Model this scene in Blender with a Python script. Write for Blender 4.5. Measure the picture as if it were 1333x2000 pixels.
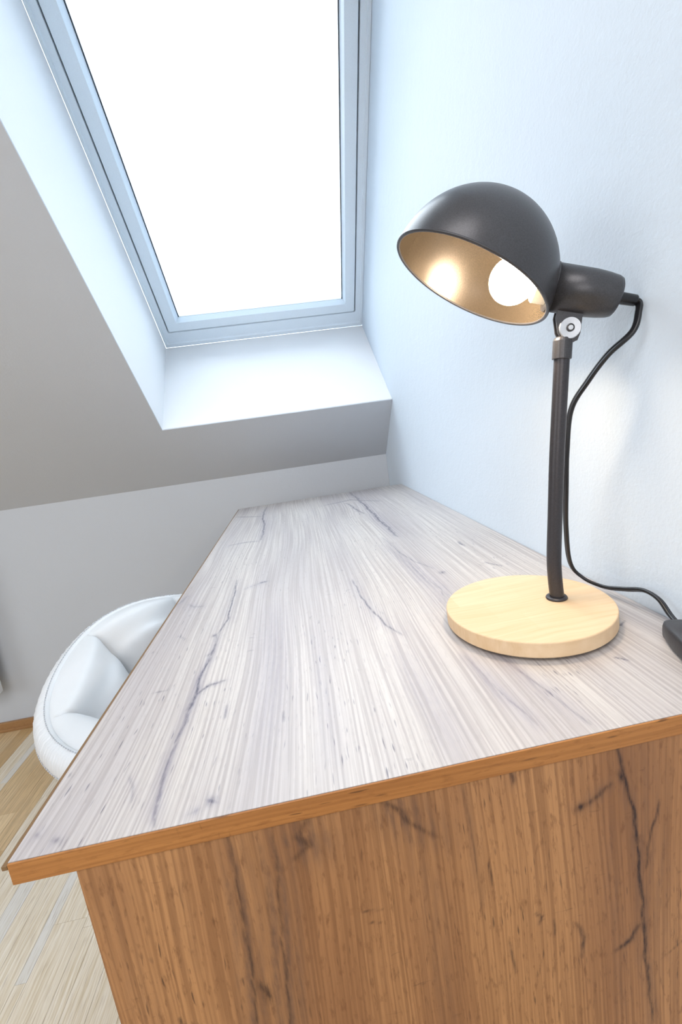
import bpy, bmesh, math, random
import numpy as np
from mathutils import Vector, Matrix

for o in list(bpy.data.objects): bpy.data.objects.remove(o)
scene = bpy.context.scene
COL = scene.collection
rnd = random.Random(7)

# ------------------------------------------------------------------ camera
cam_data = bpy.data.cameras.new('camera')
cam = bpy.data.objects.new('camera', cam_data); COL.objects.link(cam); scene.camera = cam
cam_data.sensor_fit = 'HORIZONTAL'; cam_data.sensor_width = 36.0
cam_data.lens = 875.76 * 36.0 / 1333.0
cam_data.shift_x = (666.5 - 681.63) / 1333.0
cam_data.shift_y = (981.16 - 1000.0) / 1333.0
cam_data.clip_start = 0.01
RC = Matrix(((0.9830347, 0.1540688, -0.0995263), (-0.1243051, 0.1606042, -0.9791602), (-0.1348737, 0.9749200, 0.1770310)))
cam.matrix_world = Matrix.Translation((0.21443, -0.26083, 0.98827)) @ RC.to_4x4()

# ------------------------------------------------------------------ light
world = bpy.data.worlds.new('world'); scene.world = world; world.use_nodes = True
bg = world.node_tree.nodes['Background']
bg.inputs['Color'].default_value = (0.85, 0.93, 1.0, 1); bg.inputs['Strength'].default_value = 6.3
scene.view_settings.view_transform = 'Standard'; scene.view_settings.look = 'None'
scene.view_settings.gamma = 1.0; scene.view_settings.use_curve_mapping = False
scene.view_settings.exposure = 0.16

def area(name, loc, target, sx, sy, power, col, portal=False):
    d = bpy.data.lights.new(name, 'AREA'); d.shape = 'RECTANGLE'; d.size = sx; d.size_y = sy
    d.energy = power; d.color = col
    if portal: d.cycles.is_portal = True
    o = bpy.data.objects.new(name, d); COL.objects.link(o); o.location = loc
    o.rotation_euler = (Vector(target) - Vector(loc)).to_track_quat('-Z', 'Y').to_euler()
    return o
# unseen area lights added to fill from behind, above and the left
area('rear_fill_light', (-0.7, -2.3, 1.55), (0.0, 0.6, 0.65), 1.6, 1.2, 18, (1.0, 0.97, 0.97))
area('overhead_fill_light', (-0.35, -0.85, 2.42), (-0.25, -0.6, 0.0), 1.2, 0.9, 18, (1.0, 0.97, 0.97))  # added overhead to brighten the desktop more than the slope
area('fill_light', (-2.6, -0.6, 1.5), (0.3, 0.6, 0.8), 1.4, 1.2, 14, (0.91, 0.96, 1.0))

# ------------------------------------------------------------------ geometry constants
W, L, TH, ZT = 0.56, 1.2526, 0.01525, 0.75
YK, ZK, A = 1.4621, 0.8431, 0.73438
CA, SA = math.cos(A), math.sin(A)
FY, FZ = 1.6339, 1.3602
XL, FXL = -0.1917, -0.2187
def SP(x, s, d=0.0): return Vector((x, YK - CA*s + SA*d, ZK + SA*s + CA*d))      # slope plane
def FP(x, v, d=0.0): return Vector((x, FY - CA*v + SA*d, FZ + SA*v + CA*d))      # window plane

# ------------------------------------------------------------------ helpers
def link(name, me, mat=None, parent=None, loc=None):
    o = bpy.data.objects.new(name, me); COL.objects.link(o)
    if mat is not None and not me.materials: me.materials.append(mat)
    if parent is not None: o.parent = parent
    if loc is not None: o.location = loc
    return o
def from_bm(name, bm, mat=None, parent=None, smooth=False, loc=None):
    me = bpy.data.meshes.new(name); bmesh.ops.recalc_face_normals(bm, faces=bm.faces)
    bm.to_mesh(me); bm.free()
    if smooth:
        for p in me.polygons: p.use_smooth = True
    return link(name, me, mat, parent, loc)
def from_py(name, vs, fs, mat=None, parent=None, smooth=False):
    me = bpy.data.meshes.new(name); me.from_pydata([tuple(v) for v in vs], [], fs); me.update()
    if smooth:
        for p in me.polygons: p.use_smooth = True
    return link(name, me, mat, parent)
def thing(name, label, cat, group=None, loc=(0, 0, 0)):
    o = bpy.data.objects.new(name, None); COL.objects.link(o); o.location = loc
    o.empty_display_size = 0.05; o['label'] = label; o['category'] = cat
    if group: o['group'] = group
    return o
def structure(o): o['kind'] = 'structure'; return o
def box_bm(x0, x1, y0, y1, z0, z1, bev=0.0, seg=2, bm=None):
    own = bm is None
    bm = bm or bmesh.new()
    r = bmesh.ops.create_cube(bm, size=1.0)
    for v in r['verts']:
        v.co = Vector((x0 + (v.co.x+.5)*(x1-x0), y0 + (v.co.y+.5)*(y1-y0), z0 + (v.co.z+.5)*(z1-z0)))
    if bev > 0:
        es = list({e for v in r['verts'] for e in v.link_edges})
        bmesh.ops.bevel(bm, geom=es, offset=bev, segments=seg, affect='EDGES', profile=0.6)
    return bm
def hexa(bm, q, t):
    """q: four corners (inner face), t: offset vector to the outer face"""
    a = [bm.verts.new(p) for p in q]; b = [bm.verts.new(Vector(p) + Vector(t)) for p in q]
    bm.faces.new(a); bm.faces.new(b[::-1])
    for i in range(4): bm.faces.new((a[i], b[i], b[(i+1) % 4], a[(i+1) % 4]))
    return bm
def frame_basis(axis):
    axis = Vector(axis).normalized()
    up = Vector((0, 0, 1)) if abs(axis.z) < 0.95 else Vector((0, 1, 0))
    a = axis.cross(up).normalized(); b = axis.cross(a).normalized()
    return a, b, axis
def lathe_bm(origin, axis, prof, n=48, bm=None, closed=False):
    """prof: (along, radius) pairs"""
    bm = bm or bmesh.new(); a, b, w = frame_basis(axis); o = Vector(origin); rings = []
    for h, r in prof:
        if r < 1e-6: rings.append([bm.verts.new(o + w*h)])
        else: rings.append([bm.verts.new(o + w*h + a*(r*math.cos(t)) + b*(r*math.sin(t))) for t in [2*math.pi*k/n for k in range(n)]])
    seq = list(zip(rings, rings[1:]))
    if closed: seq.append((rings[-1], rings[0]))
    for p, q in seq:
        if len(p) == 1 and len(q) == 1: continue
        for k in range(n):
            k2 = (k+1) % n
            if len(p) == 1: bm.faces.new((p[0], q[k], q[k2]))
            elif len(q) == 1: bm.faces.new((p[k], q[0], p[k2]))
            else: bm.faces.new((p[k], q[k], q[k2], p[k2]))
    return bm
def catmull(pts, sub=10):
    P = [Vector(p) for p in pts]; P = [P[0]*2-P[1]] + P + [P[-1]*2-P[-2]]; out = []
    for i in range(1, len(P)-2):
        p0, p1, p2, p3 = P[i-1:i+3]
        for k in range(sub):
            t = k/sub
            out.append(0.5*((2*p1) + (p2-p0)*t + (2*p0-5*p1+4*p2-p3)*t*t + (3*p1-p0-3*p2+p3)*t**3))
    out.append(P[-2]); return out
def sweep_bm(path, sect, side=(1, 0, 0), bm=None):
    """sweep closed section [(u, v)] along path"""
    bm = bm or bmesh.new(); rings = []; s = Vector(side)
    for i, p in enumerate(path):
        t = (path[min(i+1, len(path)-1)] - path[max(i-1, 0)]).normalized()
        s2 = (s - t*s.dot(t))
        s = s2.normalized() if s2.length > 1e-4 else s
        n = t.cross(s)
        rings.append([bm.verts.new(p + s*u + n*v) for u, v in sect])
    m = len(sect)
    for a, b in zip(rings, rings[1:]):
        for k in range(m): bm.faces.new((a[k], a[(k+1) % m], b[(k+1) % m], b[k]))
    bm.faces.new(rings[0][::-1]); bm.faces.new(rings[-1]); return bm
def circ(r, n=20, ry=None): return [(r*math.cos(2*math.pi*k/n), (ry or r)*math.sin(2*math.pi*k/n)) for k in range(n)]

# ------------------------------------------------------------------ materials
class NT:
    def __init__(s, name):
        s.m = bpy.data.materials.new(name); s.m.use_nodes = True; s.t = s.m.node_tree
        s.b = s.t.nodes['Principled BSDF']; s.out = s.t.nodes['Material Output']
    def n(s, kind, **kw):
        nd = s.t.nodes.new(kind)
        for k, v in kw.items(): setattr(nd, k, v)
        return nd
    def l(s, a, b): s.t.links.new(a, b)
    def setin(s, sock, v):
        if hasattr(v, 'is_output'): s.l(v, sock)
        else: sock.default_value = v
    def math(s, op, a, b=None, c=None, clamp=False):
        nd = s.n('ShaderNodeMath', operation=op, use_clamp=clamp)
        for i, v in enumerate((a, b, c)):
            if v is not None: s.setin(nd.inputs[i], v)
        return nd.outputs[0]
    def comb(s, x, y, z):
        nd = s.n('ShaderNodeCombineXYZ')
        for i, v in enumerate((x, y, z)): s.setin(nd.inputs[i], v)
        return nd.outputs[0]
    def noise(s, vec, scale=1.0, detail=2.0, rough=0.5, dist=0.0):
        nd = s.n('ShaderNodeTexNoise'); s.l(vec, nd.inputs['Vector'])
        nd.inputs['Scale'].default_value = scale; nd.inputs['Detail'].default_value = detail
        nd.inputs['Roughness'].default_value = rough; nd.inputs['Distortion'].default_value = dist
        return nd.outputs[0]
    def rng(s, v, a, b, c=0.0, d=1.0, smooth=False):
        nd = s.n('ShaderNodeMapRange'); nd.interpolation_type = 'SMOOTHSTEP' if smooth else 'LINEAR'
        s.l(v, nd.inputs[0])
        for i, q in enumerate((a, b, c, d)): nd.inputs[i+1].default_value = q
        return nd.outputs[0]
    def mix(s, f, a, b, mode='MIX'):
        nd = s.n('ShaderNodeMix', data_type='RGBA', blend_type=mode)
        s.setin(nd.inputs[0], f)
        for sock, v in ((nd.inputs[6], a), (nd.inputs[7], b)):
            if hasattr(v, 'is_output'): s.l(v, sock)
            else: sock.default_value = (*v, 1) if len(v) == 3 else v
        return nd.outputs[2]
    def bump(s, h, strength=0.3, dist=0.001):
        nd = s.n('ShaderNodeBump'); s.l(h, nd.inputs['Height'])
        nd.inputs['Strength'].default_value = strength; nd.inputs['Distance'].default_value = dist
        s.l(nd.outputs[0], s.b.inputs['Normal'])
    def pos(s):
        g = s.n('ShaderNodeNewGeometry'); return g.outputs['Position']
    def xyz(s, v):
        nd = s.n('ShaderNodeSeparateXYZ'); s.l(v, nd.inputs[0]); return nd.outputs
    def base(s, c):
        s.setin(s.b.inputs['Base Color'], c if hasattr(c, 'is_output') else (*c, 1))
    def attr(s, name):
        nd = s.n('ShaderNodeAttribute'); nd.attribute_name = name; return nd.outputs['Fac']
    def p(s, **kw):
        names = dict(rough='Roughness', metal='Metallic', spec='Specular IOR Level', coat='Coat Weight', coatr='Coat Roughness', sheen='Sheen Weight', sss='Subsurface Weight')
        for k, v in kw.items(): s.b.inputs[names[k]].default_value = v
        return s

def plaster(name, col, strength=0.25, scale=230):
    m = NT(name); P = m.pos()
    n1 = m.noise(P, scale, 3, 0.6); n2 = m.noise(P, scale*0.22, 2, 0.5)
    m.base(m.mix(m.rng(m.noise(P, 3.0, 3), .3, .7), [c*0.985 for c in col], col))
    m.bump(m.math('ADD', n1, m.math('MULTIPLY', n2, 1.2)), strength, 0.0016); m.p(rough=0.85, spec=0.25)
    return m.m
def solid(name, col, rough=0.5, metal=0.0, spec=0.5, grain=0.0, gs=600):
    m = NT(name); m.p(rough=rough, metal=metal, spec=spec); P = m.pos()
    n = m.noise(P, gs, 2, 0.5)
    m.base(m.mix(m.rng(n, .3, .7), [c*(1-0.04-grain*0.15) for c in col], [min(1, c*(1.02+grain*0.12)) for c in col]))
    if grain > 0: m.bump(n, grain, 0.0006)
    return m.m

def oak(name, along, across, pale, mid, dark, haze, vein, line_amt, rough, spec, coat=0.0, attrs=True, fleck=0.55):
    """laminate oak: fine straight lines, broad bands, pores, plus painted-in vein and haze attributes"""
    m = NT(name); X = m.xyz(m.pos()); al, ac = X[along], X[across]
    low = m.noise(m.comb(m.math('MULTIPLY', ac, 6.0), m.math('MULTIPLY', al, 1.9), 0.0), 1, 1, 0.5)
    low2 = m.noise(m.comb(m.math('MULTIPLY', ac, 22.0), m.math('MULTIPLY', al, 7.0), 3.0), 1, 2, 0.5)
    ac2 = m.math('ADD', ac, m.math('ADD', m.math('MULTIPLY', low, 0.030), m.math('MULTIPLY', low2, 0.003)))
    lines = m.noise(m.comb(m.math('MULTIPLY', ac2, 400.0), m.math('MULTIPLY', al, 3.6), 0.0), 1, 2, 0.40)
    lines = m.rng(lines, .40, .62)
    fine = m.noise(m.comb(m.math('MULTIPLY', ac2, 900.0), m.math('MULTIPLY', al, 30.0), 5.0), 1, 2, 0.6)
    band = m.rng(m.noise(m.comb(m.math('MULTIPLY', ac2, 15.0), m.math('MULTIPLY', al, 1.3), 9.0), 1, 3, 0.55), .36, .66, smooth=True)
    pores = m.noise(m.comb(m.math('MULTIPLY', ac2, 420.0), m.math('MULTIPLY', al, 48.0), 2.0), 1, 1, 0.5)
    zone = m.rng(m.noise(m.comb(m.math('MULTIPLY', ac, 11.0), m.math('MULTIPLY', al, 4.0), 21.0), 1, 2), .40, .62)
    pores = m.math('MULTIPLY', m.rng(pores, .66, .76), zone)
    fl = m.noise(m.comb(m.math('MULTIPLY', ac2, 260.0), m.math('MULTIPLY', al, 62.0), 52.0), 1, 3, 0.6)
    fl = m.rng(fl, .55, .70)
    rays = m.noise(m.comb(m.math('MULTIPLY', ac, 55.0), m.math('MULTIPLY', al, 210.0), 31.0), 1, 2, 0.5, 0.6)
    rz = m.rng(m.noise(m.comb(m.math('MULTIPLY', ac, 9.0), m.math('MULTIPLY', al, 6.0), 41.0), 1, 1), .56, .66)
    rays = m.math('MULTIPLY', m.rng(rays, .67, .74), rz)
    c = m.mix(band, pale, mid)
    c = m.mix(m.math('MULTIPLY', lines, line_amt), c, dark)
    c = m.mix(m.math('MULTIPLY', m.rng(fine, .45, .75), 0.22), c, dark)
    c = m.mix(m.math('MULTIPLY', fl, fleck), c, dark)
    c = m.mix(m.math('MULTIPLY', pores, 0.7), c, vein)
    c = m.mix(m.math('MULTIPLY', rays, 0.35), c, vein)
    if attrs:
        jag = m.noise(m.comb(m.math('MULTIPLY', ac, 420.0), m.math('MULTIPLY', al, 90.0), 12.0), 1, 3, 0.6)
        hz = m.math('MULTIPLY', m.attr('haze'), m.rng(jag, .25, .7, .45, 1.1), clamp=True)
        c = m.mix(hz, c, haze)
        vv = m.math('MULTIPLY', m.attr('vein'), m.rng(jag, .3, .6, .35, 1.35), clamp=True)
        c = m.mix(vv, c, vein)
    m.base(c); m.bump(m.math('SUBTRACT', 1.0, lines), 0.10, 0.0004)
    m.p(rough=rough, spec=spec, coat=coat, coatr=0.35); return m.m

M = {}
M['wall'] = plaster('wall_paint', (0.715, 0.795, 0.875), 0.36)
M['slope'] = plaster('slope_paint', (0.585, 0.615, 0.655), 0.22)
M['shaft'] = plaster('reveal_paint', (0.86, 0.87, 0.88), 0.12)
M['frame'] = solid('white_lacquer', (0.80, 0.89, 0.97), 0.35)
M['gasket'] = solid('rubber_gasket', (0.02, 0.03, 0.045), 0.6)
M['oak_top_lit'] = oak('laminate_oak_top_lit', 1, 0, (0.600, 0.562, 0.530), (0.480, 0.447, 0.445), (0.33, 0.292, 0.285), (0.25, 0.23, 0.29), (0.09, 0.085, 0.12), 0.62, 0.42, 0.55, fleck=0.22)  # same laminate as the sides, paled to paint in the bright light
M['oak_side'] = oak('laminate_oak_side', 2, 0, (0.49, 0.250, 0.105), (0.34, 0.160, 0.068), (0.175, 0.074, 0.030), (0.155, 0.085, 0.055), (0.040, 0.020, 0.016), 0.50, 0.5, 0.35, fleck=0.6)
M['oak_band'] = oak('edge_band_oak', 0, 2, (0.48, 0.215, 0.065), (0.39, 0.16, 0.045), (0.26, 0.10, 0.03), (0.2, 0.1, 0.05), (0.10, 0.045, 0.02), 0.45, 0.5, 0.3, attrs=False)
M['sliver'] = solid('edge_sliver', (0.20, 0.115, 0.05), 0.5)  # brown strip drawn along the desktop's left edge
M['oak_plain'] = oak('laminate_oak_inner', 2, 1, (0.46, 0.29, 0.16), (0.36, 0.21, 0.11), (0.25, 0.13, 0.065), (0.2, 0.1, 0.05), (0.06, 0.03, 0.02), 0.45, 0.5, 0.3, attrs=False)

def metal_paint(name, col, rough=0.42):
    m = NT(name); P = m.pos(); n = m.noise(P, 900, 2, 0.6)
    m.base(m.mix(m.rng(n, .35, .65), [c*0.86 for c in col], [c*1.12 for c in col]))
    m.bump(n, 0.18, 0.0003); m.p(rough=rough, metal=0.35, spec=0.5); return m.m
M['black'] = metal_paint('matt_black_paint', (0.066, 0.065, 0.070), 0.34)
M['pole'] = metal_paint('satin_black_tube', (0.050, 0.046, 0.050), 0.36)
M['inner'] = metal_paint('champagne_inner_paint', (0.056, 0.044, 0.031), 0.27)
M['cable'] = solid('black_cable', (0.012, 0.012, 0.014), 0.32)
M['switch'] = solid('black_switch', (0.035, 0.035, 0.04), 0.45, grain=0.2)
M['chrome'] = solid('brushed_chrome', (0.60, 0.61, 0.63), 0.36, 1.0)
M['socket'] = solid('cream_socket', (0.78, 0.72, 0.6), 0.5)
def bulb_mat():
    m = NT('lit_bulb'); m.base((0.9, 0.86, 0.8)); m.p(rough=0.3)
    m.b.inputs['Emission Color'].default_value = (1.0, 0.80, 0.58, 1); m.b.inputs['Emission Strength'].default_value = 125.0
    return m.m
M['bulb'] = bulb_mat()
def pine():
    m = NT('pale_pine'); X = m.xyz(m.pos())
    w = m.math('ADD', X[1], m.math('MULTIPLY', m.noise(m.comb(m.math('MULTIPLY', X[0], 9), m.math('MULTIPLY', X[1], 20), 0.0), 1, 2), 0.02))
    g = m.noise(m.comb(m.math('MULTIPLY', X[0], 9.0), m.math('MULTIPLY', w, 220.0), m.math('MULTIPLY', X[2], 60)), 1, 3, .55)
    # butt joints of the glued staves
    st = m.n('ShaderNodeTexWhiteNoise'); st.noise_dimensions = '2D'
    row = m.math('FLOOR', m.math('MULTIPLY', X[1], 26.0))
    m.l(m.comb(m.math('FLOOR', m.math('ADD', m.math('MULTIPLY', X[0], 14.0), m.math('MULTIPLY', row, 0.37))), row, 0.0), st.inputs['Vector'])
    c = m.mix(m.rng(g, .3, .75), (0.78, 0.59, 0.39), (0.68, 0.48, 0.28))
    c = m.mix(m.math('MULTIPLY', st.outputs[0], 0.35), c, (0.66, 0.42, 0.21))
    m.base(c); m.bump(g, 0.08, 0.0004); m.p(rough=0.5, spec=0.4); return m.m
M['pine'] = pine()
def leather():
    m = NT('white_leatherette'); P = m.pos()
    v = m.n('ShaderNodeTexVoronoi'); m.l(P, v.inputs['Vector']); v.inputs['Scale'].default_value = 650
    m.base(m.mix(m.rng(m.noise(P, 12, 2), .3, .7), (0.68, 0.70, 0.71), (0.72, 0.735, 0.745)))
    m.bump(m.math('ADD', v.outputs[0], m.noise(P, 90, 2)), 0.12, 0.0006); m.p(rough=0.42, spec=0.45); return m.m
M['leather'] = leather()
M['thread'] = solid('grey_thread', (0.50, 0.52, 0.55), 0.7)
M['white_metal'] = solid('white_enamel', (0.80, 0.82, 0.83), 0.3)
M['baseboard'] = oak('oak_baseboard', 0, 2, (0.46, 0.27, 0.12), (0.38, 0.20, 0.08), (0.28, 0.13, 0.05), (0.2, 0.1, 0.05), (0.12, 0.05, 0.02), 0.35, 0.4, 0.4, attrs=False)
def parquet(name, white=False):
    m = NT(name); X = m.xyz(m.pos()); oi = m.n('ShaderNodeObjectInfo'); r = oi.outputs['Random']
    off = m.math('MULTIPLY', r, 13.0)
    w = m.math('ADD', X[0], m.math('MULTIPLY', m.noise(m.comb(m.math('MULTIPLY', X[0], 14), m.math('MULTIPLY', X[1], 3.0), off), 1, 2), 0.03))
    g = m.noise(m.comb(m.math('MULTIPLY', w, 260.0), m.math('MULTIPLY', X[1], 7.0), off), 1, 2, 0.5)
    pr = m.noise(m.comb(m.math('MULTIPLY', w, 700.0), m.math('MULTIPLY', X[1], 25.0), off), 1, 1, 0.5)
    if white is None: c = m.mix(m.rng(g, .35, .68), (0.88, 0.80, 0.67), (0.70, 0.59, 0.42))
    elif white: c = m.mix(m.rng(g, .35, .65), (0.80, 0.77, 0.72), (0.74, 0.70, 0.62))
    else:
        c = m.mix(r, (0.84, 0.64, 0.38), (0.62, 0.41, 0.19))
        c = m.mix(m.math('MULTIPLY', m.rng(g, .38, .64), 0.5), c, (0.36, 0.24, 0.12))
    c = m.mix(m.math('MULTIPLY', m.rng(pr, .58, .7), 0.3), c, (0.25, 0.16, 0.08))
    m.base(c); m.bump(g, 0.08, 0.0004); m.p(rough=0.32, spec=0.5, coat=0.25, coatr=0.25); return m.m
M['parquet'] = parquet('oak_parquet'); M['parquet_pale'] = parquet('pale_sapwood_parquet', True); M['parquet_lit_cream'] = parquet('lit_cream_parquet', None)  # cream tone carries the stronger light on the near floor
M['joint'] = solid('floor_joint', (0.16, 0.10, 0.05), 0.8)
def glass():
    m = NT('window_glass'); nt = m.t
    tr = m.n('ShaderNodeBsdfTransparent'); gl = m.n('ShaderNodeBsdfGlossy'); gl.inputs['Roughness'].default_value = 0.02
    gl.inputs['Color'].default_value = (0.9, 0.95, 1, 1); tr.inputs['Color'].default_value = (0.97, 0.985, 0.99, 1)
    lw = m.n('ShaderNodeFresnel'); lw.inputs['IOR'].default_value = 1.45
    mx = m.n('ShaderNodeMixShader'); m.l(lw.outputs[0], mx.inputs[0]); m.l(tr.outputs[0], mx.inputs[1]); m.l(gl.outputs[0], mx.inputs[2])
    m.l(mx.outputs[0], m.out.inputs['Surface']); return m.m
M['glass'] = glass()

# ------------------------------------------------------------------ room shell
XR0, YB, ZC = -3.0, -2.8, 2.5
structure(from_bm('wall_right', box_bm(W+0.0005, W+0.12, YB, 2.35, -0.1, 3.2), M['wall']))
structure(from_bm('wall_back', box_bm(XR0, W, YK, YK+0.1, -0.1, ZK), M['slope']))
structure(from_bm('wall_left', box_bm(XR0-0.1, XR0, YB, YK+0.1, -0.1, 3.2), M['wall']))
structure(from_bm('wall_front', box_bm(XR0-0.1, W+0.12, YB-0.1, YB, -0.1, 3.2), M['wall']))
floor = structure(from_bm('floor', box_bm(XR0, W, YB, YK, -0.08, -0.012), M['joint']))
# sloping ceiling with the roof-window opening (s0..s1, XL..W)
s0, s1 = 0.2921, 1.53
sC = (ZC - ZK)/SA
bm = bmesh.new(); up = Vector((0, SA, CA))*0.004
def slab(x0, x1, a, b): hexa(bm, [SP(x0, a), SP(x1, a), SP(x1, b), SP(x0, b)], up)
slab(XR0, XL, -0.001, sC+0.02); slab(XL, W, -0.001, s0); slab(XL, W, s1, sC+0.02)
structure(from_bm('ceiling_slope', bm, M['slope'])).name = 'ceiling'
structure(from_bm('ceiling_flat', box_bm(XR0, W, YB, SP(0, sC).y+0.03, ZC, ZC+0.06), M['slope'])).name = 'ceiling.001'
# light shaft around the roof window: bottom, side and top reveals
v1 = 1.30
bm = bmesh.new()
hexa(bm, [SP(XL-.03, s0, .002), SP(W, s0, .002), FP(W, 0), FP(FXL-.03, 0)], Vector((0, CA, -SA))*.05)
structure(from_bm('trim_1', bm, M['shaft']))
bm = bmesh.new(); hexa(bm, [SP(XL, s0-.03, .002), SP(XL, s1+.03, .002), FP(FXL, v1+.03), FP(FXL, -.03)], Vector((-0.05, 0, 0)))
structure(from_bm('trim_2', bm, M['shaft']))
bm = bmesh.new(); hexa(bm, [SP(XL-.03, s1, .002), SP(W, s1, .002), FP(W, v1), FP(FXL-.03, v1)], Vector((0, -CA, SA))*.05)
structure(from_bm('trim_3', bm, M['shaft']))
# baseboards with a top lip
bm = box_bm(XR0, W, YK-0.012, YK-0.0002, 0.0, 0.036, 0.002); box_bm(XR0, W, YK-0.017, YK-0.0002, 0.0, 0.012, 0.003, bm=bm)
structure(from_bm('baseboard_back', bm, M['baseboard']))

# ------------------------------------------------------------------ roof window
win = bpy.data.objects.new('window_1', None); COL.objects.link(win); structure(win); win.location = FP(0.17, 0)
def wlink(o):
    o.parent = win; o.matrix_parent_inverse = Matrix.Translation(win.location).inverted(); return o
def ring_pts(x0, x1, a, b, d, r, n=5):
    out = []
    for cx, cy, t0 in ((x1-r, b-r, 0), (x0+r, b-r, 90), (x0+r, a+r, 180), (x1-r, a+r, 270)):
        for k in range(n+1):
            t = math.radians(t0 + 90*k/n); out.append(FP(cx + r*math.cos(t), cy + r*math.sin(t), d))
    return out
def ring_mesh(name, loops, mat, closed=True):
    """loops: (inset left, inset right, inset bottom, inset top, depth, corner radius), swept as a closed section"""
    bm = bmesh.new(); R = []
    for (x0, x1, a, b, d, r) in loops: R.append([bm.verts.new(p) for p in ring_pts(x0, x1, a, b, d, max(r, 1e-5))])
    seq = list(zip(R, R[1:])) + ([(R[-1], R[0])] if closed else [])
    m = len(R[0])
    for p, q in seq:
        for k in range(m): bm.faces.new((p[k], p[(k+1) % m], q[(k+1) % m], q[k]))
    return wlink(from_bm(name, bm, mat))
x0, x1, a, b = FXL, W, 0.0, v1
def ins(l, r, bo, t, d, rad): return (x0+l, x1-r, a+bo, b-t, d, rad)
ring_mesh('window_frame', [ins(.0004, .0004, .0004, .0004, 0, .001), ins(.008, .009, .014, .014, 0, .003), ins(.010, .011, .018, .018, .006, .004), ins(.0265, .027, .059, .059, .006, .007), ins(.0275, .028, .061, .061, .010, .007),
                           ins(.0275, .028, .061, .061, .05, .007), ins(.0004, .0004, .0004, .0004, .05, .001)], M['frame'])
ring_mesh('gap_seal', [ins(.0270, .0272, .0600, .0600, .022, .008), ins(.0345, .0345, .068, .068, .022, .006), ins(.0345, .0345, .068, .068, .030, .006), ins(.0270, .0272, .0600, .0600, .030, .008)], M['gasket'])
ring_mesh('sash', [ins(.0316, .0320, .0652, .0652, .022, .006), ins(.0316, .0320, .0652, .0652, .005, .006), ins(.0328, .0332, .0667, .0667, .003, .006), ins(.0690, .0675, .1000, .1000, .003, .001), ins(.0695, .068, .1010, .1010, .004, .001),
                   ins(.0790, .0760, .1080, .1080, .030, .001), ins(.0790, .0760, .1080, .1080, .055, .001), ins(.0316, .0320, .0652, .0652, .055, .006)], M['frame'])
ring_mesh('glazing_gasket', [ins(.0775, .0745, .1040, .1065, .0285, .001), ins(.0815, .0784, .1078, .1092, .0285, .001), ins(.0815, .0784, .1078, .1092, .034, .001), ins(.0775, .0745, .1040, .1065, .034, .001)], M['gasket'])
bm = bmesh.new(); hexa(bm, [FP(x0+.078, a+.107, .034), FP(x1-.075, a+.107, .034), FP(x1-.075, b-.107, .034), FP(x0+.078, b-.107, .034)], Vector((0, SA, CA))*0.004)
wlink(from_bm('glass_pane', bm, M['glass']))

# ------------------------------------------------------------------ parquet
unit = bpy.data.meshes.new('parquet_strip'); bmu = box_bm(-.5, .5, -.5, .5, -.5, .5); bmesh.ops.recalc_face_normals(bmu, faces=bmu.faces); bmu.to_mesh(unit); bmu.free()
unit.materials.append(M['parquet'])
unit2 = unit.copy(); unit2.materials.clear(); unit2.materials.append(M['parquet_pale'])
unit3 = unit.copy(); unit3.materials.clear(); unit3.materials.append(M['parquet_lit_cream'])
edges = [-0.20, -0.255, -0.315, -0.365, -0.395, -0.465, -0.487, -0.535, -0.568, -0.604, -0.650, -0.708, -0.755, -0.803, -0.865, -0.888, -0.935, -0.985, -1.045, -1.10, -1.165, -1.23, -1.30]
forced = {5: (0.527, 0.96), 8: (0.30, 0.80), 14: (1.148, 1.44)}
def strip(xa, xb, ya, yb, pale=False):
    me = unit2 if pale else (unit3 if rnd.random() < (0.88 if xb > -0.69 else 0.15) else unit)  # strips nearer the desk mostly cream, painting in the brighter light there
    o = bpy.data.objects.new('parquet_strip', me); COL.objects.link(o); o.parent = floor
    o.location = ((xa+xb)/2, (ya+yb)/2, -0.006); o.scale = (abs(xb-xa)-0.0006, yb-ya-0.0006, 0.012)
for i in range(len(edges)-1):
    xb, xa = edges[i], edges[i+1]
    cuts = [0.0 - rnd.random()*0.2]
    if i in forced:
        f0, f1 = forced[i]; cuts += [f0, f1]
        if f1 < 1.3: cuts.append(YK-0.001)
    while cuts[-1] < YK-0.12 and i not in forced: cuts.append(cuts[-1] + 0.28 + rnd.random()*0.28)
    cuts[-1] = YK-0.001
    for c0, c1 in zip(cuts, cuts[1:]):
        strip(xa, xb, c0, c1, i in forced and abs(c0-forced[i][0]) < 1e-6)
# the rest of the floor, out of the photograph: the same strips joined
bm = bmesh.new(); x = XR0
def rest(xa, xb, ya, yb): box_bm(xa+.0003, xb-.0003, ya+.0003, yb-.0003, -0.012, 0.0, bm=bm)
while x < W - 0.03:
    w = min(0.07, W - x); xb = x + w
    if xb <= edges[-1] + 1e-6 or x >= edges[0] - 1e-6: y1 = YK
    else: y1 = -0.21
    y = YB
    while y < y1 - 0.05:
        yn = min(y1, y + 0.35 + rnd.random()*0.3)
        if y1 - yn < 0.1: yn = y1
        rest(x, xb, y, yn); y = yn
    if x < edges[-1] < xb + 0.07: x = edges[-1] if xb > edges[-1] - 0.03 else xb
    else: x = xb
    if abs(x - edges[-1]) < 1e-6:
        # strips in front of the individually built field
        xx = x
        while xx < edges[0] - 0.01:
            xn = min(edges[0], xx + 0.07); y = YB
            while y < -0.26:
                yn = min(-0.21, y + 0.4 + rnd.random()*0.3); yn = -0.21 if -0.21 - yn < .1 else yn
                rest(xx, xn, y, yn); y = yn
            xx = xn
        x = edges[0]
fr = from_bm('parquet_field', bm, M['parquet'], floor); fr['kind'] = 'stuff'

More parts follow.
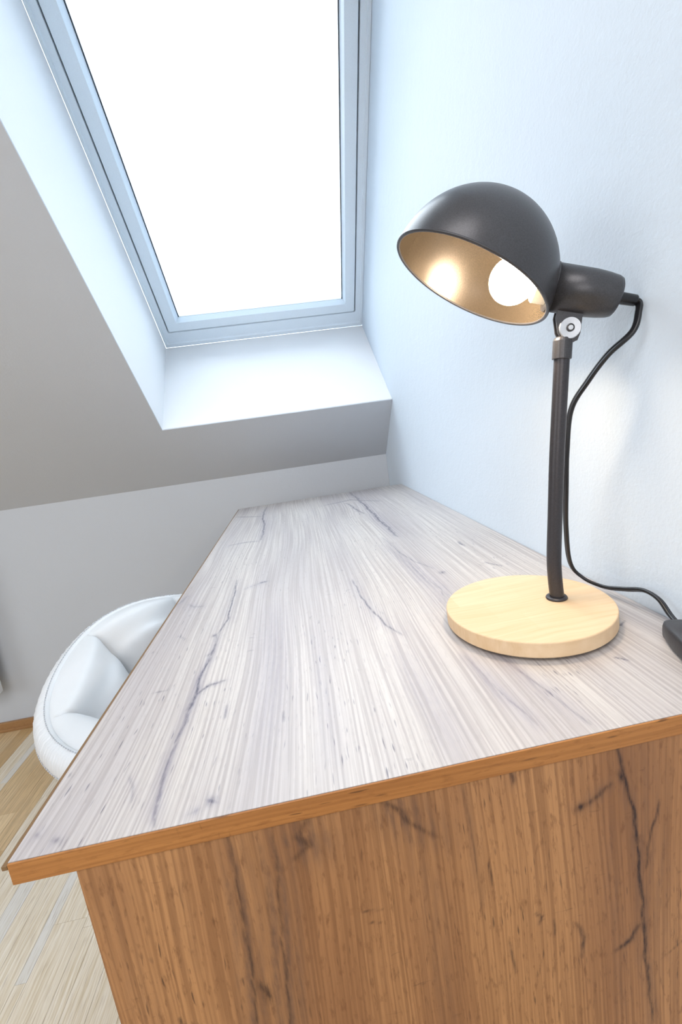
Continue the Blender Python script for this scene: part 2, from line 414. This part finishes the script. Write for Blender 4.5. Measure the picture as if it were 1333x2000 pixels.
# ------------------------------------------------------------------ desk
desk = thing('desk', 'long oak-laminate desk with brightly lit cracked-grain top along the right wall', 'desk')
def add_veins(me, fn):
    n = len(me.vertices); co = np.empty(n*3); me.vertices.foreach_get('co', co); co = co.reshape(n, 3)
    v, h = fn(co)
    for nm, arr in (('vein', v), ('haze', h)):
        at = me.attributes.new(nm, 'FLOAT', 'POINT'); at.data.foreach_set('value', np.clip(arr, 0, 1).astype(np.float32))
def dist_poly(u, v, pts, sv=1.0):
    d = np.full(u.shape, 9.0); tt = np.zeros(u.shape); m = len(pts)-1
    for i in range(m):
        (a0, b0), (a1, b1) = pts[i], pts[i+1]; da, db = a1-a0, (b1-b0)*sv
        t = np.clip(((u-a0)*da + (v-b0)*sv*db)/(da*da+db*db+1e-12), 0, 1)
        q = np.hypot(u-a0-t*da, (v-b0)*sv-t*db); k = q < d; d[k] = q[k]; tt[k] = (i+t[k])/m
    return d, tt
def wiggle(u, v, s1, s2, amp, ph=0.0):
    return amp*(np.sin(v*s1+ph+3*np.sin(u*31)) + 0.6*np.sin(v*s1*2.7+1.7*ph+2*np.sin(u*47+1)) + 0.4*np.sin(u*s2+v*s1*5.1))
def grid_slab(name, us, vs, plane, mat, parent, lo, hi, fn):
    """fine grid face plus plain sides; plane 'xy' (face at hi) or 'xz' (face at lo)"""
    nu, nv = len(us), len(vs); U, V = np.meshgrid(us, vs, indexing='ij')
    if plane == 'xy': P = np.stack([U, V, np.full_like(U, hi)], -1).reshape(-1, 3)
    else: P = np.stack([U, np.full_like(U, lo), V], -1).reshape(-1, 3)
    idx = np.arange(nu*nv).reshape(nu, nv)
    q = np.stack([idx[:-1, :-1], idx[1:, :-1], idx[1:, 1:], idx[:-1, 1:]], -1).reshape(-1, 4)
    fs = q.tolist(); vs_ = P.tolist(); n0 = len(vs_); c = [idx[0, 0], idx[-1, 0], idx[-1, -1], idx[0, -1]]
    for k in c:
        p = list(vs_[k])
        if plane == 'xy': p[2] = lo
        else: p[1] = hi
        vs_.append(p)
    e = [idx[:, 0], idx[-1, :], idx[::-1, -1], idx[0, ::-1]]
    for k in range(4):
        loop = [int(z) for z in e[k]] ; fs.append(loop[::-1] + [n0+k, n0+(k+1) % 4])
    fs.append([n0+3, n0+2, n0+1, n0])
    if plane == 'xz': fs = [f[::1] for f in fs]
    me = bpy.data.meshes.new(name); me.from_pydata(vs_, [], fs); me.update()
    add_veins(me, fn); return link(name, me, mat, parent)

TOPV = [  # polyline, vein half-width, strength, haze half-width, haze strength
 ([(.0931,1.2038),(.091,1.0496),(.1059,.8894),(.1057,.7538)], .0022, .85, .016, .5),
 ([(.0103,1.1044),(.05,1.075),(.091,1.0496)], .003, .6, .010, .3), ([(.036,.7494),(.07,.755),(.1021,.746)], .0025, .6, .008, .3),
 ([(.0834,.4877),(.0871,.4098),(.0902,.3276),(.083,.2812)], .0011, .9, .012, .35),
 ([(.083,.2812),(.0852,.2296),(.0822,.1918),(.083,.1519),(.0819,.1187),(.0805,.0858)], .0014, .85, .006, .75),
 ([(.0805,.0858),(.0808,.0574),(.0834,.0291),(.0881,.0044)], .0011, .6, .005, .75),
 ([(.1084,.1686),(.1010,.1665),(.0929,.1642),(.0848,.1513),(.081,.1296)], .0016, .75, .005, .6),
 ([(.1347,.4557),(.125,.452)], .0028, .8, .008, .5), ([(.1012,.4347),(.115,.445),(.1347,.4557)], .001, .3, .010, .4),
 ([(.1240,.0165),(.1225,.0140)], .0030, .8, .0055, .8), ([(.1158,.0112),(.107,.0078)], .001, .15, .004, .55),
 ([(.0845,.284),(.079,.279)], .003, .7, .006, .5), ([(.0855,.235),(.080,.230)], .0025, .5, .005, .5),
 ([(.3764,1.2371),(.3836,.9705),(.3853,.7206),(.3894,.5941)], .0030, .8, .018, .6),
 ([(.3562,.5438),(.3658,.4423),(.3712,.3548),(.3795,.297),(.3685,.2506)], .001, .25, .016, .65),
 ([(.362,.60),(.366,.50),(.378,.43),(.395,.38)], .0012, .5, .010, .4),
 ([(.4010,.36),(.4035,.355)], .004, .7, .008, .5),
 ([(.2694,.3913),(.2728,.3211),(.2811,.2556),(.2877,.2213),(.3002,.1926)], .0011, .8, .010, .4),
 ([(.2763,1.0698),(.33,1.085),(.358,1.0954),(.4319,1.0017)], .0035, .6, .014, .4),
 ([(.34,1.05),(.352,.95),(.362,.86)], .003, .6, .008, .4),
 ([(.4765,.4923),(.4777,.4657)], .0018, .8, .004, .2), ([(.4738,.3698),(.479,.357),(.4875,.3434)], .0014, .8, .004, .2),
 ([(.0072,.4479),(-.001,.40)], .002, .3, .010, .4), ([(.02,.41),(.03,.395),(.045,.39)], .0015, .5, .012, .35),
 ([(.155,.33),(.158,.20),(.160,.05)], .0005, .0, .022, .42), ([(.200,.25),(.205,.12),(.207,.03)], .0005, .0, .010, .30),
 ([(.285,.18),(.290,.09),(.293,.01)], .0006, .0, .016, .36), ([(.345,.13),(.352,.07),(.360,.02)], .0008, .35, .007, .55),
 ([(.375,.12),(.386,.06),(.395,.01)], .0009, .45, .009, .5), ([(.118,.125),(.119,.105)], .0012, .4, .003, .4),
 ([(.170,.098),(.169,.085)], .0012, .6, .004, .3), ([(.053,.058),(.060,.045),(.064,.030)], .0008, .35, .004, .25),
 ([(.5000,.1350),(.510,.128),(.520,.135)], .0009, .8, .003, .2), ([(.468,.080),(.475,.072)], .0010, .9, .002, .2),
 ([(.02,.012),(.024,.010)], .002, .45, .006, .4), ([(.006,.020),(.010,.016)], .0015, .3, .007, .35),
 ([(.03,.30),(.045,.285)], .0006, .5, .002, .1), ([(.035,.17),(.06,.172)], .0005, .4, .002, .1),
]
def top_fn(co):
    u, v = co[:, 0], co[:, 1]; V = np.zeros(len(u)); H = np.zeros(len(u))
    for k, (pts, w, s, hw, hs) in enumerate(TOPV):
        d, t = dist_poly(u + wiggle(u, v, 45, 130, w*0.35+.0003, k), v, pts)
        fade = np.sin(np.pi*np.clip(t*0.92+0.04, 0, 1))**0.35
        V = np.maximum(V, s*fade*np.exp(-(d/w)**2)); H = np.maximum(H, hs*fade*np.exp(-(d/hw)**2)*(0.75+0.25*np.sin(u*900+3*np.sin(v*20))))
    return V, H
us = np.linspace(0.0, W-0.0005, 541); vs = 0.0015 + (L-0.0015)*np.linspace(0, 1, 400)**1.7
grid_slab('desktop', us, vs, 'xy', M['oak_top_lit'], desk, ZT-TH, ZT, top_fn)
from_bm('edge_band', box_bm(0, W-0.0005, 0.0, 0.0014, ZT-TH-0.0002, ZT-0.0003, 0.0004), M['oak_band'], desk)
o = from_bm('edge_band', box_bm(-0.0036, -0.0001, 0.0, L, ZT-0.0040, ZT-0.0010, 0.0004), M['sliver'], desk); o['label'] = 'thin brown sliver along the chair side'
from_bm('edge_band', box_bm(0, W-0.0005, L+0.0001, L+0.0014, ZT-TH, ZT-0.0002, 0.0004), M['oak_band'], desk)
SIDEV = [
 ([(.4089,.7345),(.4100,.7210),(.412,.7103),(.418,.682),(.4222,.651),(.4235,.6198),(.4245,.5969),(.4246,.5737),(.4261,.5446),(.4298,.5115),(.4313,.4712)], .0014, 1.0, .0065, .75),
 ([(.4105,.7150),(.4110,.7060)], .0028, .9, .008, .6),
 ([(.3775,.6925),(.3800,.6935)], .0030, 1.0, .006, .7), ([(.3800,.6935),(.3917,.6991),(.4034,.7064)], .002, .55, .007, .75),
 ([(.4226,.5743),(.4151,.5625),(.4004,.5552)], .0019, .8, .005, .6), ([(.4400,.6830),(.4332,.6567),(.4287,.6251)], .0012, .7, .004, .5),
 ([(.2356,.7345),(.248,.7242),(.2536,.713),(.2692,.6969)], .002, .55, .018, .95), ([(.25,.70),(.26,.66),(.262,.60),(.262,.50)], .001, .0, .012, .38),
 ([(.1319,.7345),(.1314,.6871),(.13,.6378),(.1257,.5914),(.122,.52)], .0010, .6, .010, .95),
 ([(.1609,.7345),(.1565,.6753),(.1511,.6191),(.1474,.5714),(.143,.50)], .0010, .55, .014, .95),
 ([(.1500,.7345),(.150,.70),(.146,.64)], .001, .2, .016, .45),
 ([(.1342,.613),(.1363,.594)], .003, .7, .012, .6), ([(.185,.7345),(.176,.722),(.1830,.7128),(.1723,.7059)], .0025, .5, .018, .95),
 ([(.075,.60),(.078,.585)], .0012, .8, .002, .3), ([(.083,.59),(.088,.568)], .0012, .8, .002, .3),
 ([(.425,.7345),(.430,.70),(.434,.62),(.437,.52)], .001, .0, .016, .40), ([(.398,.69),(.402,.60),(.405,.48)], .0008, .0, .007, .35),
 ([(.37,.59),(.375,.575),(.372,.56)], .0016, .6, .003, .4), ([(.328,.7345),(.330,.725)], .0016, .6, .006, .6),
 ([(.292,.735),(.294,.70),(.298,.63)], .0008, .25, .006, .4), ([(.305,.665),(.308,.645)], .0010, .75, .001, .2),
 ([(.315,.59),(.319,.56)], .0010, .7, .001, .2), ([(.352,.60),(.351,.585)], .0010, .6, .001, .2), ([(.338,.61),(.343,.606),(.340,.60)], .0011, .7, .002, .3),
 ([(.46,.665),(.475,.660)], .0007, .5, .001, .2), ([(.455,.615),(.48,.606)], .0007, .5, .001, .2), ([(.44,.535),(.46,.548)], .0006, .5, .001, .2),
 ([(.21,.65),(.225,.648)], .0006, .5, .001, .2), ([(.212,.64),(.222,.637)], .0006, .5, .001, .2),
 ([(.05,.7345),(.052,.66),(.055,.55)], .001, .0, .014, .25), ([(.095,.72),(.093,.64)], .001, .0, .008, .2),
]
def side_fn(co):
    u, v = co[:, 0], co[:, 2]; V = np.zeros(len(u)); H = np.zeros(len(u))
    for k, (pts, w, s, hw, hs) in enumerate(SIDEV):
        d, t = dist_poly(u + wiggle(u, v, 60, 160, w*0.3+.0003, k), v, pts)
        fade = np.sin(np.pi*np.clip(t*0.92+0.04, 0, 1))**0.3
        V = np.maximum(V, s*fade*np.exp(-(d/w)**2)); H = np.maximum(H, hs*fade*np.exp(-(d/hw)**2)*(0.7+0.3*np.sin(u*700+4*np.sin(v*25))))
    return V, H
ZB = ZT - TH
us = np.linspace(0.0373, W-0.001, 400); vs = ZB - (ZB-0.004)*(1-np.linspace(0, 1, 300))**1.6; vs[-1] = ZB-0.0002
grid_slab('side_panel', us, vs, 'xz', M['oak_side'], desk, 0.0008, 0.0168, side_fn)
from_bm('side_panel', box_bm(0.0373, W-0.001, L-0.017, L-0.001, 0.004, ZB-0.0002, 0.0005), M['oak_plain'], desk)
from_bm('back_panel', box_bm(W-0.06, W-0.044, 0.0169, L-0.0171, 0.35, ZB-0.0002, 0.0005), M['oak_plain'], desk)
for fx in (0.06, W-0.06):
    for fy in (0.009, L-0.009):
        from_bm('glide', lathe_bm((fx, fy, 0.0), (0, 0, 1), [(0, 0), (0, .007), (.0042, .0075), (.0042, 0)], 20), M['switch'], desk)

# ------------------------------------------------------------------ desk lamp
lamp = thing('desk_lamp', 'lit black dome desk lamp on a round pale wood base', 'lamp')
BX, BY, BR, BZ = 0.4362, 0.1743, 0.0859, ZT+0.01909
bt, b0 = BZ, ZT+0.0034
from_bm('base', lathe_bm((BX, BY, 0), (0, 0, 1), [(b0, 0), (b0, BR-.0012), (b0+.0012, BR), (bt-.0012, BR), (bt-.0004, BR-.0004), (bt, BR-.0012), (bt, 0)], 128), M['pine'], lamp, smooth=False)
fb = lathe_bm((BX, BY, 0), (0, 0, 1), [(ZT, 0), (ZT, BR-.009), (b0-.0002, BR-.009), (b0-.0002, 0)], 64)
from_bm('felt_pad', fb, M['switch'], lamp)
px, py = 0.4704, 0.1736
from_bm('pole_flange', lathe_bm((px, py, BZ), (0, 0, 1), [(0, 0), (0, .0108), (.0012, .0112), (.0026, .0104), (.0030, .0085), (.0030, 0)], 36), M['pole'], lamp, smooth=True)
PR = 0.0074
path = catmull([(px+.0006, py, BZ+.001), (.4697, py, .795), (.4703, py, .820), (.4742, py, .865), (.4789, .1735, .919), (.4842, .1734, .969), (.4898, .1732, 1.0204), (.4915, .1731, 1.032)], 8)
from_bm('pole', sweep_bm(path, circ(PR, 28), (0, 1, 0)), M['pole'], lamp, smooth=True)
pd = Vector((.4925, .1731, 1.040)) - Vector((.4842, .1734, .969)); pd.normalize(); pc = Vector((.4896, .1732, 1.0195))
from_bm('collar', lathe_bm(pc, pd, [(0, 0), (0, .0087), (.0006, .0091), (.0175, .0091), (.0200, .0082), (.0215, .006), (.0215, 0)], 36), M['black'], lamp, smooth=False)
# head: socket axis and dome
CS = Vector((0.4145, 0.2035, 1.1085)); DR = 0.0826
EN = Vector((0.5450, 0.1573, 1.0669)); AX = (EN - Vector((0.4199, 0.1985, 1.1127))).normalized()
CA0 = Vector((0.4199, 0.1985, 1.1127))
NO = Vector((-0.5647, 0.0793, -0.8215)).normalized()
side = AX.cross(Vector((0, 0, 1))).normalized()          # horizontal, across the head
if side.y > 0: side = -side                                 # towards the camera
down = AX.cross(side).normalized()
if down.z > 0: down = -down
shade_o = [(DR*math.sin(t), DR*math.cos(t)) for t in [math.pi/2*k/26 for k in range(27)]]   # (height above rim plane, radius)
prof = [(h, r) for h, r in shade_o]
bm = lathe_bm(CS, -NO, [(0.0, DR), *prof[1:-1], (DR, 0)], 96)
inner_r = DR-0.0014
shade = from_bm('shade', bm, M['black'], lamp, smooth=True)
bm = lathe_bm(CS, -NO, [(0.0004, inner_r)] + [(inner_r*math.sin(t), inner_r*math.cos(t)) for t in [math.pi/2*k/26 for k in range(1, 26)]] + [(inner_r, 0)], 96)
o = from_bm('shade_lining', bm, M['inner'], lamp, smooth=True); o['label'] = 'champagne coloured inner face of the shade'
bm = lathe_bm(CS, NO, [(.0013*math.cos(t), DR-.0007+.0019*math.sin(t)) for t in [2*math.pi*k/10 for k in range(10)]], 96, closed=True)
from_bm('shade_rim', bm, M['black'], lamp, smooth=True)
s_in = 0.070
from_bm('socket_housing', lathe_bm(CA0, AX, [(s_in, 0), (s_in, .0222), (.1080, .0216), (.1200, .0205), (.1290, .0190), (.1325, .0175), (.1340, .0150), (.1342, 0)], 64), M['black'], lamp, smooth=True)
from_bm('socket_seam', lathe_bm(CA0, AX, [(.0715, .0220), (.0715, .0229), (.0735, .0229), (.0735, .0220)], 64, closed=True), M['black'], lamp, smooth=False)
from_bm('strain_relief', lathe_bm(CA0, AX, [(.132, 0), (.132, .0062), (.136, .0056), (.1505, .0052), (.1520, .0040), (.1520, 0)], 28), M['cable'], lamp, smooth=True)
# lamp holder and bulb inside the dome
from_bm('bulb_holder', lathe_bm(CA0, AX, [(.0560, 0), (.0560, .0150), (.0575, .0165), (.0735, .0165), (.0735, 0)], 40), M['socket'], lamp)
bc = CA0 + AX*0.0350 
br = 0.0222
bprof = [(-br, 0)] + [(-br*math.cos(t), br*math.sin(t)) for t in [math.pi*k/24 for k in range(1, 18)]]
bprof += [(br*0.86, br*0.55), (br*1.05, br*0.50), (br*1.05, 0)]
o = from_bm('bulb', lathe_bm(bc, AX, bprof, 48), M['bulb'], lamp, smooth=True); o['label'] = 'glowing round frosted bulb'
# tilt bracket, bolt, washers
PV = Vector((0.4972, 0.1725, 1.0474))
def plate(yo, th):
    pts2 = [(-.0085, .024), (.0200, .0195), (.0150, .0160), (.0118, .0080), (.0095, -.0060), (.0065, -.0125), (.0020, -.0135), (-.0080, -.0095), (-.0110, -.0020), (-.0120, .0120)]
    bm = bmesh.new(); ax2 = Vector((AX.x, AX.y, 0)).normalized(); c = PV + side*yo
    f = [bm.verts.new(c + ax2*p[0] + Vector((0, 0, p[1]))) for p in pts2]; g = [bm.verts.new(v.co + side*th) for v in f]
    bm.faces.new(f); bm.faces.new(g[::-1]); n = len(f)
    for k in range(n): bm.faces.new((f[k], g[k], g[(k+1) % n], f[(k+1) % n]))
    return bm
from_bm('tilt_bracket', plate(.0040, .0022), M['black'], lamp)
from_bm('tilt_bracket', plate(-.0062, .0022), M['black'], lamp)
from_bm('hinge_tongue', lathe_bm(PV - side*.0035, side, [(0, 0), (0, .0085), (.007, .0085), (.007, 0)], 32), M['black'], lamp)
from_bm('rivet', lathe_bm(PV, side, [(.0080, 0), (.0080, .0034), (.0097, .0034), (.0102, .0028), (.0102, 0)], 24), M['black'], lamp)
from_bm('rivet', lathe_bm(PV, side, [(.0085, 0), (.0098, .0026), (.0106, .0022), (.0106, 0)], 24), M['chrome'], lamp)
o = from_bm('bolt', lathe_bm(PV, side, [(.0060, 0), (.0060, .0098), (.0066, .0102), (.0084, .0102), (.0090, .0096), (.0088, .0040), (.0080, .0036), (.0080, .0030), (.0092, .0027), (.0094, 0)], 40), M['chrome'], lamp); o['label'] = 'chrome bolt washer on the tilt joint'
bm = lathe_bm(PV, -side, [(.0060, 0), (.0060, .0062), (.0100, .0072), (.0135, .0072), (.0145, .0062), (.0145, 0)], 24)
from_bm('tilt_knob', bm, M['black'], lamp)
# flat twin cable: end of the strain relief, hanging behind the pole, along the desk to the switch
tip = CA0 + AX*0.150
cpts = [tip, tip+AX*.004+Vector((-.0005, 0, -.002)), Vector((.5535, .1485, 1.0530)), (.5440, .1450, 1.0345), (.5290, .1590, 1.0175), (.5190, .1760, .9955), (.5100, .1930, .9680), (.5055, .1970, .9250),
        (.5050, .2010, .8845), (.5100, .2130, .8336), (.5195, .2236, .7860), (.5320, .2190, .7660), (.5430, .1980, .7600), (.5475, .1700, .7665), (.5500, .1450, .7740), (.5500, .1250, .7720), (.5465, .1080, .7640), (.5430, .0950, .7610)]
path = catmull(cpts, 10)
sec = [(-.0028, 0), (-.0022, .0012), (-.0010, .0014), (0, .0009), (.0010, .0014), (.0022, .0012), (.0028, 0), (.0022, -.0012), (.0010, -.0014), (0, -.0009), (-.0010, -.0014), (-.0022, -.0012)]
from_bm('power_cable', sweep_bm(path, [(u*1.25, v*1.4) for u, v in sec], (.77, -.64, .1)), M['cable'], lamp, smooth=True)
# in-line switch, lying on the desk by the wall
sw_a = Vector((.5385, .0960, .7610)); sw_b = Vector((.5100, .0150, .7610)); sd = (sw_b-sw_a).normalized(); sn = sd.cross(Vector((0, 0, 1))).normalized()
bm = bmesh.new(); LN = (sw_b-sw_a).length; secs = [(0, .004, .004), (.004, .0095, .0065), (.012, .0135, .0095), (.030, .0150, .0108), (.050, .0150, .0108), (LN-.012, .0135, .0095), (LN-.004, .0095, .0065), (LN, .004, .004)]
rings = []
for t, wx, hz in secs:
    rings.append([bm.verts.new(sw_a + sd*t + sn*(wx*math.copysign(abs(math.cos(q))**.5, math.cos(q))) + Vector((0, 0, hz*math.copysign(abs(math.sin(q))**.5, math.sin(q))))) for q in [2*math.pi*k/28 for k in range(28)]])
for p, q in zip(rings, rings[1:]):
    for k in range(28): bm.faces.new((p[k], p[(k+1) % 28], q[(k+1) % 28], q[k]))
bm.faces.new(rings[0]); bm.faces.new(rings[-1])
swo = from_bm('cord_switch', bm, M['switch'], lamp, smooth=True)
mid = sw_a + sd*.040 + Vector((0, 0, .0098))
bm = bmesh.new(); bmesh.ops.create_cube(bm, size=1.0)
for v in bm.verts: v.co = mid + sd*(v.co.x*.016) + sn*(v.co.y*.009) + Vector((0, 0, v.co.z*.005))
bmesh.ops.bevel(bm, geom=list(bm.edges), offset=.001, segments=2, affect='EDGES')
from_bm('rocker', bm, M['cable'], swo)

# ------------------------------------------------------------------ white quilted shell chair
chair = thing('swivel_chair', 'white quilted leatherette shell chair tucked beside the desk', 'chair', loc=(0.02, 0.54, 0))
CC = Vector((0.02, 0.54, 0.0))
def rimz(az):
    d = (az - 146 + 180) % 360 - 180
    return 0.603 + 0.060*math.exp(-(d/44.0)**2)
# profile: (radius, height as fraction rim..base, absolute) traced from under the shell, over the rim, to the seat centre
OUT = [(.060, .405, 0), (.130, .412, 0), (.190, .440, 0), (.232, .490, .15), (.259, .545, .45), (.280, -.050, 1), (.291, -.026, 1), (.2895, -.014, 1), (.281, -.004, 1), (.270, -.001, 1), (.260, -.005, 1), (.250, -.014, 1)]
INN = [(.268, .0006, 1), (.262, .0, 1), (.250, -.007, 1), (.236, -.040, 1), (.228, -.058, 1), (.219, .540, .40), (.205, .510, .1), (.185, .488, 0), (.155, .474, 0), (.115, .468, 0), (.06, .466, 0), (.0, .466, 0)]
SEAMS = [121, 165, 210, 255, 300, 345, 30, 75]
def lobe(az):
    best = min(abs((az - s + 180) % 360 - 180) for s in SEAMS)
    t = min(1.0, best/22.5); return math.sin(t*math.pi/2)**0.42
# convert mixed entries to rim-relative so they interpolate smoothly
def relprof(prof, az): return [(r, (h if k == 1 else h + k*(rimz(az)-0.603) - rimz(az))) for r, h, k in prof]
def smooth_shell(name, prof, lobes, parent, mat, NA=256, sub=4):
    vs, fs = [], []; m = None
    for i in range(NA):
        az = 360*i/NA; zr = rimz(az); rp = relprof(prof, az)
        c = catmull([Vector((r, h, 0)) for r, h in rp], sub); m = len(c); a = math.radians(az)
        for j, q in enumerate(c):
            r, z = max(q.x, 0.0005), zr + q.y
            if lobes:
                u = j/(m-1); amp = math.sin(min(1.0, u*2.1)*math.pi/2)**1.2 * (1 if u < .55 else max(0.0, (1-u)/.45)**1.2)
                e = amp*lobe(az)*0.056; e = min(e, r*.5); r -= e; z += amp*(lobe(az)*0.024)
            vs.append((r*math.cos(a), r*math.sin(a), z))
    for i in range(NA):
        i2 = (i+1) % NA
        for j in range(m-1): fs.append((i*m+j, i2*m+j, i2*m+j+1, i*m+j+1))
    me = bpy.data.meshes.new(name); me.from_pydata(vs, [], fs); me.update()
    for p in me.polygons: p.use_smooth = True
    return link(name, me, mat, parent), vs, m
smooth_shell('shell', OUT, False, chair, M['leather'])
cush, cv, cm = smooth_shell('quilted_cushion', INN, True, chair, M['leather'], NA=360)
for az in SEAMS:
    path = [Vector(cv[az*cm + j]) for j in range(3, int(cm*0.62), 2)]
    path = [p*1.0 + Vector((0, 0, .0006)) - Vector((p.x, p.y, 0)).normalized()*.0006 for p in path]
    from_bm('seam', sweep_bm(path, circ(.0013, 8), (0, 0, 1)), M['leather'], cush, smooth=True)
# ribbed border band between two rows of stitching, following the rim
def rim_curve(r, dz, rip=0.0, NA=720):
    return [Vector(((r)*math.cos(math.radians(360*i/NA)), (r)*math.sin(math.radians(360*i/NA)), rimz(360*i/NA)+dz)) for i in range(NA)]
NA = 900; vs, fs = [], []
BP = [(.2905, -.034), (.2925, -.030), (.2928, -.020), (.2908, -.010), (.2850, -.0010), (.2760, .0034), (.2710, .0036), (.268, .0004)]
for i in range(NA):
    az = 360*i/NA; a = math.radians(az); rp = 0.0009*math.sin(a*260)+0.0004*math.sin(a*97)
    for j, (r, z) in enumerate(BP):
        k = rp*math.sin(math.pi*j/(len(BP)-1)); vs.append(((r+k)*math.cos(a), (r+k)*math.sin(a), rimz(az)+z+k*.6))
m = len(BP)
for i in range(NA):
    for j in range(m-1): fs.append((i*m+j, ((i+1) % NA)*m+j, ((i+1) % NA)*m+j+1, i*m+j+1))
from_py('border_band', vs, fs, M['leather'], chair, smooth=True)
bm = bmesh.new()
for (r, dz) in ((.2934, -.0270), (.2745, .0044)):
    n = 300
    for i in range(n):
        az = 360*(i+.1)/n; az2 = 360*(i+.68)/n
        p = Vector((r*math.cos(math.radians(az)), r*math.sin(math.radians(az)), rimz(az)+dz)); q = Vector((r*math.cos(math.radians(az2)), r*math.sin(math.radians(az2)), rimz(az2)+dz))
        sweep_bm([p, q], circ(.0008, 5), (0, 0, 1), bm)
st = from_bm('stitching', bm, M['thread'], chair); st['kind'] = 'stuff'
from_bm('seat_plate', lathe_bm((0, 0, .385), (0, 0, 1), [(0, 0), (0, .10), (.006, .105), (.022, .105), (.022, 0)], 40), M['white_metal'], chair)
from_bm('gas_column', lathe_bm((0, 0, .012), (0, 0, 1), [(0, 0), (0, .03), (.02, .028), (.20, .025), (.21, .016), (.376, .016), (.376, 0)], 32), M['chrome'], chair)
from_bm('round_foot', lathe_bm((0, 0, 0), (0, 0, 1), [(0, 0), (0, .195), (.004, .198), (.008, .19), (.014, .10), (.018, .03), (.018, 0)], 64), M['chrome'], chair, smooth=True)

# ------------------------------------------------------------------ radiator on the knee wall, at the left edge of the view
rad = thing('radiator', 'white panel radiator on the low grey wall at the left picture edge', 'radiator')
rx0, rx1, ry0, ry1, rz0, rz1 = -1.75, -0.985, 1.385, 1.415, 0.185, 0.72
from_bm('front_panel', box_bm(rx0, rx1, ry0, ry1, rz0, rz1, 0.008, 3), M['white_metal'], rad)
bm = bmesh.new(); x = rx0+.02
while x < rx1-.02: box_bm(x, x+.003, ry1-.002, ry1+.025, rz0+.03, rz1-.03, bm=bm); x += .02
o = from_bm('fins', bm, M['white_metal'], rad); o['kind'] = 'stuff'
for x in (rx0+.12, rx1-.14): from_bm('wall_bracket', box_bm(x, x+.03, ry1-.002, YK, rz0+.06, rz1-.06, .001), M['white_metal'], rad)
